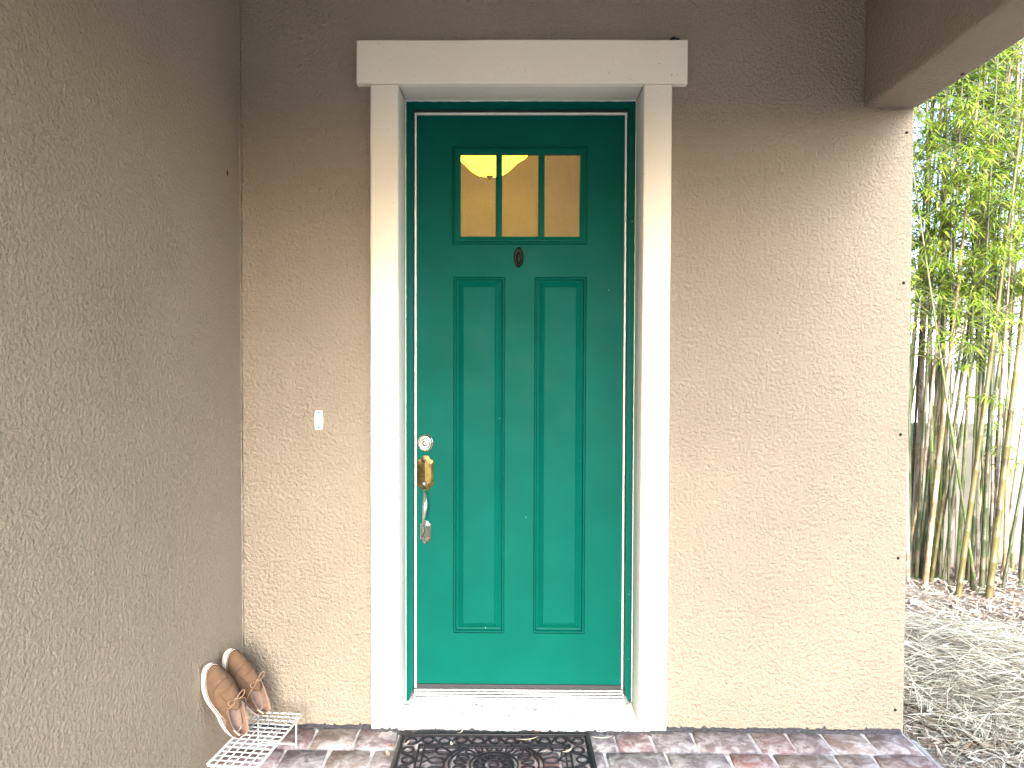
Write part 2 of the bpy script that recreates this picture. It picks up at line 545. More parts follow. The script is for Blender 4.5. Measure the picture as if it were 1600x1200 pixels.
# green jambs with a brush-painted wandering outer edge
def jamb_strip(name, vertical, a0, a1, outer, inner, y0, y1, seed, taper=False):
    rnd = random.Random(seed)
    m = MB()
    k = int((a1 - a0) / .02)
    v = []
    for i in range(k + 1):
        a = a0 + (a1 - a0) * i / k
        o_ = outer + (rnd.uniform(-.0022, .0022) + .0012 * math.sin(a * 9 + seed))
        inn = inner
        if taper and a < .062:
            inn = inner + (outer - inner) * min(.62, (.062 - a) / .045 * .62)
        for (p, y) in ((o_, y1), (o_, y0 + .002), (o_ + (inn - o_) * .06, y0), (inn + (o_ - inn) * .05, y0), (inn, y0 + .0015), (inn, y1)):
            v.append((p, y, a) if vertical else (a, y, p))
    f = [(i * 6 + j, i * 6 + j + 1, i * 6 + 6 + j + 1, i * 6 + 6 + j) for i in range(k) for j in range(5)]
    f += [(0, 1, 2, 3, 4, 5), tuple(k * 6 + j for j in (5, 4, 3, 2, 1, 0))]
    m.add(v, f)
    return m.build(name, 'green_frame', house)
jamb_strip('door_jamb', True, .014, 2.590, -.4885, -.4585, .160, .262, 5, True)
jamb_strip('door_jamb', True, .014, 2.590, .4885, .4585, .160, .262, 6, True)
jamb_strip('head_jamb', False, -.487, .487, 2.592, 2.562, .1604, .262, 7)
# pale caulk line seen beside the paint edge
MB().box((-.4893, .1585, .02), (-.4868, .163, 2.594)).build('caulk_line', 'white_strip', house)
MB().box((.4868, .1585, .02), (.4893, .163, 2.594)).build('caulk_line', 'white_strip', house)
MB().box((-.4866, .1585, 2.5915), (.4866, .163, 2.5943)).build('caulk_line', 'white_strip', house)
# weatherstrip, with dark strips painting the recess shadow around it
for x0, x1 in ((-.4584, -.4548), (.4548, .4584)):
    MB().box((x0, .183, .05), (x1, .204, 2.5615)).build('recess_shade', 'dark_gap', house)
MB().box((-.4546, .183, 2.5540), (.4546, .2044, 2.5618)).build('recess_shade', 'dark_gap', house)
MB().box((-.4545, .186, .062), (-.4470, .204, 2.5535)).build('weatherstrip', 'white_strip', house, bevel=.002)
MB().box((.4475, .186, .062), (.4545, .204, 2.5535)).build('weatherstrip', 'white_strip', house, bevel=.002)
MB().box((-.4468, .186, 2.546), (.4473, .204, 2.5535)).build('weatherstrip', 'white_strip', house, bevel=.002)
MB().box((-.4575, .2045, 2.5445), (.4575, .25, 2.5615)).build('stop_strip', 'dark_gap', house)  # coloured dark for the shade in the recess above the door
# ribbed threshold
t = MB()
prof = [(.150, .016), (.152, .026)]
for i in range(4):
    y = .154 + i * .013
    z = .028 + i * .0065
    prof += [(y, z), (y + .002, z + .004), (y + .009, z + .0055), (y + .011, z + .001)]
prof += [(.245, .052), (.245, .0)]
t.add([(sx, y, z) for sx in (-.455, .455) for (y, z) in prof], [(i, i + 1, i + 1 + len(prof), i + len(prof)) for i in range(len(prof) - 1)])
thr = t.build('threshold', 'aluminium', house)
for i in range(4):
    y = .154 + i * .013
    z = .028 + i * .0065
    MB().box((-.452, y - .0022, z - .0028), (.452, y + .0006, z + .0008)).build('tread_groove', 'dark_gap', thr)

# anchor holes with dark plugs along the wall end and under the beam
for (x, z) in ((1.546, 2.41), (1.544, 1.81), (1.542, 1.198), (1.541, .694), (1.540, .07)):
    MB().lathe([(.0062, 0), (.0062, .0015), (.0035, .0025)], 10, 'y', (x, -.0005, z)).build('anchor_plug', 'black_lump', house, True)
MB().lathe([(.003, -.003), (.0065, -.002), (.0065, .001)], 10, 'z', (1.556, -.352, 2.505)).build('anchor_plug', 'black_lump', house, True)

# hall behind the door
HX0, HX1, HY1, HZ = -1.35, 1.30, 3.1, 3.30
h = MB()
h.add([(HX0, .302, 0), (HX0, HY1, 0), (HX0, HY1, HZ), (HX0, .302, HZ)], [(0, 1, 2, 3)])
h.add([(HX1, .302, 0), (HX1, HY1, 0), (HX1, HY1, HZ), (HX1, .302, HZ)], [(0, 3, 2, 1)])
h.add([(HX0, HY1, 0), (HX1, HY1, 0), (HX1, HY1, HZ), (HX0, HY1, HZ)], [(0, 1, 2, 3)])
link('hall_wall', mesh('hall_wall', h.v, h.f), 'hall_wall', house)
MB().box((HX0, .25, -.1), (HX1, HY1, .05)).build('hall_floor', 'hall_floor', house)
MB().box((HX0, .302, HZ + .002), (HX1, HY1, HZ + .08)).build('hall_ceiling', 'hall_wall', house)

# pendant bowl in the hall
lamp = empty('ceiling_lamp', (-.215, 2.2, 0))
tag(lamp, 'lit yellow bowl ceiling lamp seen through the door glass', 'lamp')
prof = [(.004, 2.796), (.05, 2.798), (.10, 2.812), (.135, 2.835), (.165, 2.865), (.195, 2.895), (.225, 2.917), (.262, 2.940), (.30, 2.985), (.30, 2.99), (.258, 2.946),
        (.224, 2.922), (.16, 2.875), (.10, 2.82), (.004, 2.80)]
MB().lathe(prof, 40).build('bowl', 'bowl', lamp, True)
MB().lathe([(.006, 2.770), (.012, 2.776), (.009, 2.784), (.024, 2.790), (.026, 2.7955), (.004, 2.797)], 16).build('finial', 'brass', lamp, True)
MB().lathe([(.010, 2.80), (.010, 3.27), (.07, 3.275), (.07, 3.298)], 16).build('stem', 'brass', lamp, True)

# ------------------------------------------------------------------ front door
door = empty('front_door', (0, .2, .059))
tag(door, 'green six foot plus front door with three small panes and two tall panels', 'door')
door['label'] = 'tall green front door with three glass panes above two long panels'
def dpart(mb, name, mat, parent=door, **k):
    o = mb.build(name, mat, parent, **k)
    o.matrix_parent_inverse = Matrix.Translation((0, -.2, -.059)) if parent is door else Matrix()
    return o
SX0, SX1, SZ0, SZ1 = -.4495, .4465, .064, 2.543
P1 = (-.288, -.064, .300, 1.854)
P2 = (.062, .287, .300, 1.854)
LT = (-.292, .290, 1.993, 2.413)
xl = sorted({SX0, SX1, P1[0], P1[1], P2[0], P2[1], LT[0], LT[1]})
zl = sorted({SZ0, SZ1, P1[2], P1[3], LT[2], LT[3]})
sl = MB()
def inside(x, z, q): return q[0] < x < q[1] and q[2] < z < q[3]
for i in range(len(xl) - 1):
    for j in range(len(zl) - 1):
        xm, zm = (xl[i] + xl[i + 1]) / 2, (zl[j] + zl[j + 1]) / 2
        if any(inside(xm, zm, q) for q in (P1, P2, LT)):
            continue
        sl.add([(xl[i], .2, zl[j]), (xl[i + 1], .2, zl[j]), (xl[i + 1], .2, zl[j + 1]), (xl[i], .2, zl[j + 1])], [(0, 1, 2, 3)])
y1 = .245
sl.add([(SX0, .2, SZ0), (SX1, .2, SZ0), (SX1, .2, SZ1), (SX0, .2, SZ1), (SX0, y1, SZ0), (SX1, y1, SZ0), (SX1, y1, SZ1), (SX0, y1, SZ1)],
       [(0, 4, 5, 1), (1, 5, 6, 2), (2, 6, 7, 3), (3, 7, 4, 0)])
for z0, z1, x0, x1 in ((SZ0, LT[2], SX0, SX1), (LT[3], SZ1, SX0, SX1), (LT[2], LT[3], SX0, LT[0]), (LT[2], LT[3], LT[1], SX1)):
    sl.add([(x0, y1, z0), (x1, y1, z0), (x1, y1, z1), (x0, y1, z1)], [(0, 3, 2, 1)])
for (x0, z0, x1, z1) in ((LT[0], LT[2], LT[1], LT[2]), (LT[0], LT[3], LT[1], LT[3]), (LT[0], LT[2], LT[0], LT[3]), (LT[1], LT[2], LT[1], LT[3])):
    sl.add([(x0, .2, z0), (x1, .2, z1), (x1, y1, z1), (x0, y1, z0)], [(0, 1, 2, 3)])
me = mesh('slab', sl.v, sl.f)
bm = bmesh.new(); bm.from_mesh(me)
bmesh.ops.remove_doubles(bm, verts=bm.verts, dist=.0001)
bm.to_mesh(me); bm.free()
o = link('slab', me, 'green', door); o.matrix_parent_inverse = Matrix.Translation((0, -.2, -.059))

def rings_rect(q, prof, fill=True):
    m = MB()
    v, f = [], []
    for ins, dep in [(a, d * (1.7 if fill else 1.25)) for a, d in prof]:
        x0, x1, z0, z1 = q[0] + ins, q[1] - ins, q[2] + ins, q[3] - ins
        y = .2 + dep
        v += [(x0, y, z0), (x1, y, z0), (x1, y, z1), (x0, y, z1)]
    for i in range(len(prof) - 1):
        for k in range(4):
            f.append((i * 4 + k, i * 4 + (k + 1) % 4, i * 4 + 4 + (k + 1) % 4, i * 4 + 4 + k))
    if fill:
        b = (len(prof) - 1) * 4
        f.append((b, b + 1, b + 2, b + 3))
    return m.add(v, f)
pp = [(0, 0), (.0015, .005), (.0045, .0055), (.0055, .001), (.0095, .0005), (.0115, .004), (.0135, .008), (.020, .0095), (.024, .008),
      (.040, .0015), (.0425, .0028), (.0445, .0015)]
dpart(rings_rect(P1, pp), 'panel', 'green')
dpart(rings_rect(P2, pp), 'panel', 'green')
lf = [(0, 0), (.0015, -.006), (.007, -.0085), (.0085, -.005), (.0105, -.005), (.012, -.0105), (.018, -.011), (.021, -.0085), (.0335, -.004), (.0345, .012)]
lite = dpart(rings_rect((LT[0], LT[1], LT[2], LT[3]), lf, False), 'window_frame', 'green')
GX0, GX1, GZ0, GZ1 = LT[0] + .0345, LT[1] - .0345, LT[2] + .0345, LT[3] - .0345
for xm in (-.0925, .0905):
    dpart(MB().prism_xz([(0, 0)] * 3, 0, 0) if False else MB().box((xm - .0135, .1935, GZ0 - .004), (xm + .0135, .212, GZ1 + .004)), 'muntin', 'green', bevel=.004)
for x0, x1 in ((GX0 - .003, -.0925), (-.0925, .0905), (.0905, GX1 + .003)):
    dpart(MB().box((x0 + .001, .2065, GZ0 - .003), (x1 - .001, .2095, GZ1 + .003)), 'pane', 'glass')
dpart(MB().box((-.447, .192, .0605), (.445, .1985, .0765)), 'door_sweep', 'dark_gap')

# oval viewer plate under the panes
pv = dpart(MB().lathe([(.0205, 0), (.0205, .003), (.0185, .007), (.0165, .008), (.0155, .0065), (.0145, .0065)], 32, 'y', (-.006, .2, 1.938), 1, 2.15), 'viewer_plate', 'black_metal', smooth=True)
o = MB().lathe([(.0125, .0066), (.0122, .011), (.009, .0145), (.003, .0155)], 28, 'y', (-.006, .2, 1.934), 1, 2.2).build('viewer_cover', 'black_metal', pv, True)
o.matrix_parent_inverse = Matrix.Translation((0, -.2, -.059)) @ Matrix.Identity(4) if False else Matrix()

# deadbolt
db = dpart(MB().lathe([(.0345, 0), (.0345, .004), (.032, .008), (.0295, .0085), (.0285, .018), (.0255, .022), (.0235, .0215)], 36, 'y', (-.408, .2, 1.134), 1, 1.14), 'deadbolt', 'nickel', smooth=True)
MB().lathe([(.0235, .0212), (.0215, .0235), (.0205, .0235), (.0200, .0222), (.009, .0222), (.0085, .0245), (.004, .0245)], 30, 'y', (-.408, .2, 1.134), 1, 1.1).build('lock_cylinder', 'nickel', db, True)
MB().box((-.4090, .1740, 1.130), (-.4070, .1757, 1.139)).build('keyhole', 'black_metal', db)

# handle set
def plate(poly, y_edge, y_mid, inset):
    """shaped escutcheon with a raised, ridged middle"""
    m = MB()
    n = len(poly)
    cx = sum(p[0] for p in poly) / n; cz = sum(p[1] for p in poly) / n
    v = [(x, .2, z) for x, z in poly] + [(x, y_edge, z) for x, z in poly] + [(cx + (x - cx) * inset, y_mid, cz + (z - cz) * (inset + .06)) for x, z in poly]
    v += [(cx, y_mid - .006, cz + (z - cz) * (inset + .06) * .96) for x, z in poly]
    f = []
    for i in range(n):
        j = (i + 1) % n
        f += [(i, j, n + j, n + i), (n + i, n + j, 2 * n + j, 2 * n + i), (2 * n + i, 2 * n + j, 3 * n + j, 3 * n + i)]
    return m.add(v, f)
def escutcheon(cx, z0, z1, w):
    hw = w / 2
    pts = []
    sh = hw * .42
    zt, zb = z1 - hw * .62, z0 + hw * .62
    half = [(hw, zb + .002), (hw, zt - .002), (hw - .004, zt), (hw - .006, zt + .002), (hw * .62, zt + .004)]
    for k in range(5):
        a = k / 4 * math.pi / 2
        half.append((hw * .58 * math.cos(a), zt + .005 + (z1 - zt - .005) * math.sin(a)))
    lower = [(x, zb + zt - z) if False else (x, z0 + (z1 - z)) for x, z in half]
    r = lower[::-1] + half
    lft = [(-x, z) for x, z in r[::-1]]
    poly = [(cx + x, z) for x, z in r] + [(cx + x, z) for x, z in lft]
    out = []
    for p in poly:
        if not out or (abs(p[0] - out[-1][0]) + abs(p[1] - out[-1][1])) > .0008:
            out.append(p)
    return out
hs = dpart(plate(escutcheon(-.409, .924, 1.080, .070), .1955, .190, .72), 'handle_set', 'brass')
MB().add(*[lambda: 0] * 0) if False else None
lv = MB()
lv.tube([(-.409, .192, .962), (-.409, .178, .966), (-.409, .163, .964), (-.409, .154, .958)], [.006, .007, .0095, .008], 10)
lv.build('thumb_latch', 'nickel', hs, True)
gp = MB()
pts = []
rad = []
for i in range(23):
    q = i / 22
    z = .938 - q * .205
    y = .196 - .050 * math.sin(math.pi * min(1, q * 1.02)) ** .55
    x = -.4095 + .006 * math.sin(q * math.pi * 1.6)
    pts.append((x, y, z))
    rad.append(.0065 + .0065 * math.sin(math.pi * min(1, max(0, (q - .04) / .62))) ** 1.2 if q < .66 else .0065 - .0010 * (q - .66) / .34)
gp.tube(pts, rad, 12)
gp.build('grip', 'nickel', hs, True)
plate(escutcheon(-.4085, .694, .796, .047), .1965, .192, .72).build('lower_plate', 'nickel', hs)

# ------------------------------------------------------------------ doorbell
bell = empty('doorbell', (-.8175, 0, 1.247))
tag(bell, 'small white doorbell button on the stucco left of the door', 'doorbell')
def barrel(hw, hh, y0, y1, bulge):
    r, l = [], []
    for i in range(13):
        q = i / 12 * 2 - 1
        r.append((hw + bulge * (1 - q * q), q * hh)); l.append((-hw - bulge * (1 - q * q), -q * hh))
    return MB().prism_xz(r + l, y0, y1)
barrel(.0135, .0395, -.011, .002, .0045).build('housing', 'white_plastic', bell, bevel=.003)
barrel(.0062, .0135, -.0145, -.0105, .0010).build('button', 'button', bell, bevel=.0015)
for z in (.0305, -.0305):
    MB().lathe([(.0034, .0108), (.0034, .0120), (.002, .0128)], 10, 'y', (.0, 0, z)).build('screw', 'black_metal', bell, True)

# ------------------------------------------------------------------ porch floor and pavers
fl = MB().box((-1.136, -4.9, -.2), (1.566, -.0005, FL - .007)).build('porch_floor', 'sand')
tag(fl, kind='structure')
MB_k = MB()
kv = []
k = 60
rk = random.Random(3)
for i in range(k + 1):
    y = -.06 - i * (4.5 / k)
    a, b_ = rk.uniform(-.005, .005), rk.uniform(-.008, .008)
    kv += [(1.567, y, FL - .006), (1.572, y, FL - .003 + a * .3), (1.592 + b_, y, FL - .010 + a), (1.606 + b_, y, -.05), (1.61 + b_, y, -.16)]
MB_k.add(kv, [(i * 5 + j, i * 5 + j + 1, i * 5 + 6 + j, i * 5 + 5 + j) for i in range(k) for j in range(4)])
tag(MB_k.build('kerb', 'kerb', None, True), kind='structure')

def paver_mesh(lx, ly, seed):
    rnd = random.Random(seed)
    ring = []
    nx, ny = (3 if lx > .15 else 2), 2
    hx, hy = lx / 2, ly / 2
    for (ax, ay, bx, by, n) in ((-hx, -hy, hx, -hy, nx), (hx, -hy, hx, hy, ny), (hx, hy, -hx, hy, nx), (-hx, hy, -hx, -hy, ny)):
        for i in range(n):
            q = i / n
            x, y = ax + (bx - ax) * q, ay + (by - ay) * q
            j = .004
            if i == 0:      # worn corner
                x *= .965; y *= .965
            ring.append((x + rnd.uniform(-j, j), y + rnd.uniform(-j, j)))
    n = len(ring)
    v = [(x, y, -.03) for x, y in ring] + [(x, y, -.006 + rnd.uniform(-.001, .001)) for x, y in ring] + \
        [(x * .93, y * .92, rnd.uniform(-.0012, .0008)) for x, y in ring] + [(0, 0, rnd.uniform(.0005, .002))]
    f = []
    for i in range(n):
        j = (i + 1) % n
        f += [(i, j, n + j, n + i), (n + i, n + j, 2 * n + j, 2 * n + i), (2 * n + i, 2 * n + j, 3 * n)]
    me = mesh('paver', v, f, True)
    me.materials.append(M['paver'])
    return me
sizes = {.145: [paver_mesh(.137, .158, s) for s in range(3)], .170: [paver_mesh(.162, .158, 10 + s) for s in range(3)], .235: [paver_mesh(.227, .158, 20 + s) for s in range(3)]}
rp = random.Random(21)
rows = []
y = -.018
pav = []
far = MB()
row = 0
while y - .166 > -4.85:
    yc = y - .083
    x = -1.134
    first = True
    while x < 1.56:
        s_ = rp.choice([.145, .170, .170, .235])
        if first:
            s_ = [.145, .235, .170][row % 3]; first = False
        rem = 1.564 - x
        if rem < .10:
            break
        if rem < s_ + .09:
            me = rp.choice(sizes[.170]); sc = (rem - .006) / .162; w = rem
        else:
            me = rp.choice(sizes[s_]); sc = 1; w = s_
        pav.append((x + w / 2, yc, me, sc, rp.uniform(-.8, .8), rp.uniform(-.0025, .0015), rp.random() < .5))
        x += w
    y -= .166
    row += 1
for i, (x, yy, me, sc, ro, dz, fl_) in enumerate(pav):
    if i < 230:
        o = link('paver', me, None, fl, (x, yy, FL + dz), (R(rp.uniform(-.4, .4)), R(rp.uniform(-.4, .4)), R(ro) + (math.pi if fl_ else 0)))
        o.scale.x = sc
    else:
        far.add([(v.co.x * sc + x, v.co.y + yy, v.co.z + FL + dz) for v in me.vertices], [tuple(p.vertices) for p in me.polygons])
o = far.build('paver_field', 'paver', fl, True)
o['kind'] = 'stuff'

# dark damp grime where the walls meet the paving
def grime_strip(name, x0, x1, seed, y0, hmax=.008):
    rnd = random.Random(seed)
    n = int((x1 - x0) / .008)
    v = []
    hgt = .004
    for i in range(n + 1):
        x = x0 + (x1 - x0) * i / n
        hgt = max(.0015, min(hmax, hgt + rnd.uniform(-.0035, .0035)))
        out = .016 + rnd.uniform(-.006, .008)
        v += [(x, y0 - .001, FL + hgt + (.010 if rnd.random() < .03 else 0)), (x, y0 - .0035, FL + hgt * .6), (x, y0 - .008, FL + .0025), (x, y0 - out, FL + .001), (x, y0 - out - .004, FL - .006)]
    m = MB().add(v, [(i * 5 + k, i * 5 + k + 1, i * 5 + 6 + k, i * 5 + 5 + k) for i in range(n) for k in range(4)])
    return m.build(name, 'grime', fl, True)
for nm, a, b_, sd_, yy in (('grime_line', -1.13, -.604, 1, 0), ('grime_line', -.602, -.491, 2, -.031), ('grime_line', -.488, .488, 3, -.038), ('grime_line', .491, .602, 4, -.031), ('grime_line', .604, 1.56, 5, 0)):
    grime_strip(nm, a, b_, sd_, yy)['kind'] = 'stuff'

# ------------------------------------------------------------------ door mat
MX0, MX1, MY0, MY1 = -.472, .290, -.524, -.066
mcx, mcy = (MX0 + MX1) / 2, (MY0 + MY1) / 2
mat = empty('door_mat', (mcx, mcy, FL + .001), (0, 0, R(.9)))
tag(mat, 'black rubber door mat with open scrollwork lying at the green door', 'door mat')
hw, hh = (MX1 - MX0) / 2, (MY1 - MY0) / 2
def rect(a, b): return [(-a, -b), (a, -b), (a, b), (-a, b)]
def rect_bar(mb, a, b, w, z0, z1):
    for q0, q1 in (((-a, -b), (a, -b)), ((-a, b), (a, b))):
        mb.box((q0[0] - w / 2, q0[1] - w / 2, z0), (q1[0] + w / 2, q0[1] + w / 2, z1))
    for sx in (-a, a):
        mb.box((sx - w / 2, -b + w / 2 + .0002, z0), (sx + w / 2, b - w / 2 - .0002, z1))
def arc(cx, cy, r, a0, a1, n):
    return [(cx + r * math.cos(a0 + (a1 - a0) * i / n), cy + r * math.sin(a0 + (a1 - a0) * i / n)) for i in range(n + 1)]
b = MB(); rect_bar(b, hw - .009, hh - .009, .018, 0, .011); b.build('border', 'black_rubber', mat, bevel=.003)
b = MB(); rect_bar(b, hw - .0215, hh - .0215, .004, 0, .0085); b.build('border_rib', 'black_rubber', mat)
ia, ib = hw - .088, hh - .088
b = MB(); rect_bar(b, ia, ib, .0075, 0, .0075); rect_bar(b, ia - .020, ib - .020, .006, 0, .007)
for i in range(9):
    q = -ia + .02 + (2 * ia - .04) * i / 8
    for sg in (-1, 1):
        b.box((q - .003, sg * (ib - .010) - .006, 0), (q + .003, sg * (ib - .010) + .006, .008))
for i in range(6):
    q = -ib + .02 + (2 * ib - .04) * i / 5
    for sg in (-1, 1):
        b.box((sg * (ia - .010) - .006, q - .003, 0), (sg * (ia - .010) + .006, q + .003, .008))
b.build('inner_frame', 'black_rubber', mat, bevel=.0015, segs=1)
b = MB()
bx, by = (hw - .018 + ia) / 2 + .001, (hh - .018 + ib) / 2 + .001
def scroll_run(p0, p1, n):
    p0, p1 = Vector(p0), Vector(p1)
    d = (p1 - p0) / n
    u = d.normalized(); w = Vector((-u.y, u.x))
    for i in range(n + 1):
        c_ = p0 + d * i
        off = w * (.004 if i % 2 else -.004)
        cc = c_ + off
        b.stroke(arc(cc.x, cc.y, .0215, 0, 2 * math.pi, 18)[:-1], .0075, 0, .0065, True)
        if i < n:
            c2 = c_ + d
            sgn = 1 if i % 2 else -1
            a_, e_ = c_ + w * (.027 * sgn) + u * .004, c2 - w * (.027 * sgn) - u * .004
            pts = []
            for k_ in range(9):
                q = k_ / 8
                m_ = a_.lerp(e_, q) + w * sgn * .010 * math.sin(2 * math.pi * q)
                pts.append((m_.x, m_.y))
            b.stroke(pts, .0070, 0, .0062)
nx = 10; ny = 5
scroll_run((-bx, by), (bx, by), nx)
scroll_run((-bx, -by), (bx, -by), nx)
scroll_run((-bx, by - 2 * by / ny), (-bx, -by + 2 * by / ny), ny - 2)
scroll_run((bx, by - 2 * by / ny), (bx, -by + 2 * by / ny), ny - 2)
b.build('scroll_border', 'black_rubber', mat)
b = MB()
for r_, w_, z_ in ((.018, .005, .0065), (.036, .005, .0065), (.074, .0065, .0075), (.090, .0055, .0075)):
    b.stroke(arc(0, 0, r_, 0, 2 * math.pi, 48)[:-1], w_, 0, z_, True)
for i in range(14):
    a = 2 * math.pi * i / 14
    ca, sa = math.cos(a), math.sin(a)
    pet = []
    for k_ in range(13):
        q = k_ / 12 * 2 * math.pi
        rr = .055 + .016 * math.cos(q); tt = .0085 * math.sin(q)
        pet.append((rr * ca - tt * sa, rr * sa + tt * ca))
    b.stroke(pet[:-1], .0036, 0, .006, True)
b.build('medallion', 'black_rubber', mat)
b = MB()
def clip_run(fn, n, w, z):
    run = []
    for i in range(n + 1):
        p = fn(i / n)
        if abs(p[0]) < ia - .016 and abs(p[1]) < ib - .016:
            run.append(p)
        else:
            if len(run) > 2: b.stroke(run, w, 0, z)
            run = []
    if len(run) > 2: b.stroke(run, w, 0, z)
for r_ in (.150, .166):
    clip_run(lambda q, r_=r_: (r_ * 1.12 * math.cos(2 * math.pi * q), r_ * math.sin(2 * math.pi * q)), 110, .0062, .0075)
for i in range(20):
    a = 2 * math.pi * (i + .5) / 20
    ca, sa = math.cos(a), math.sin(a)
    for (rc, rl, rt) in ((.121, .023, .0145), (.205, .030, .024), (.262, .024, .030)):
        def pf(q, rc=rc, rl=rl, rt=rt, ca=ca, sa=sa):
            rr = rc + rl * math.cos(2 * math.pi * q); tt = rt * math.sin(2 * math.pi * q) * (.8 + .2 * math.cos(2 * math.pi * q))
            return ((rr * ca - tt * sa) * 1.06, rr * sa + tt * ca)
        clip_run(pf, 16, .0045, .006)
b.build('petal_lattice', 'black_rubber', mat)

# ------------------------------------------------------------------ wire shoe rack
rack = empty('shoe_rack', (-.955, -.335, FL), (0, 0, R(-6)))
tag(rack, 'low white wire rack in the corner under the tan shoes', 'rack')
RW, RL, RH = .178, .385, .120
hx, hy = RW / 2, RL / 2
rim = MB()
for sx in (-hx, hx):
    rim.box((sx - .0045, -hy, RH - .0030), (sx + .0045, hy, RH + .0015))
for sy in (-hy, hy):
    rim.box((-hx + .0046, sy - (.010 if sy < 0 else .004), RH - .0030), (hx - .0046, sy + .004, RH + .0014))
rim.build('rim', 'white_wire', rack, bevel=.001)
wl = MB().tube([(0, -hy, 0), (0, hy, 0)], .0022, 6).build('wire', 'white_wire', rack, True, loc=(-hx + RW / 6, 0, RH + .002))
for i in range(2, 6):
    o = link('wire', wl.data, None, rack, (-hx + RW * i / 6, 0, RH + .002))
wc = MB().tube([(-hx, 0, 0), (hx, 0, 0)], .0024, 6).build('cross_wire', 'white_wire', rack, True, loc=(0, -hy + RL / 13, RH - .0012))
for i in range(2, 13):
    link('cross_wire', wc.data, None, rack, (0, -hy + RL * i / 13, RH - .0012))
for sy in (-hy + .006, hy - .03):
    for sx in (-hx + .012, hx - .012):
        lg = MB().tube([(sx, sy, RH - .003), (sx, sy - .001, .06), (sx, sy + .001, .002)], .0032, 8)
        lg.lathe([(.0052, .0), (.0056, .004), (.0036, .007)], 10, 'z', (sx, sy + .001, 0))
        lg.build('leg', 'white_wire', rack, True)
    MB().tube([(-hx + .012, sy, .014), (hx - .012, sy, .014)], .0026, 6).build('foot_bar', 'white_wire', rack, True)

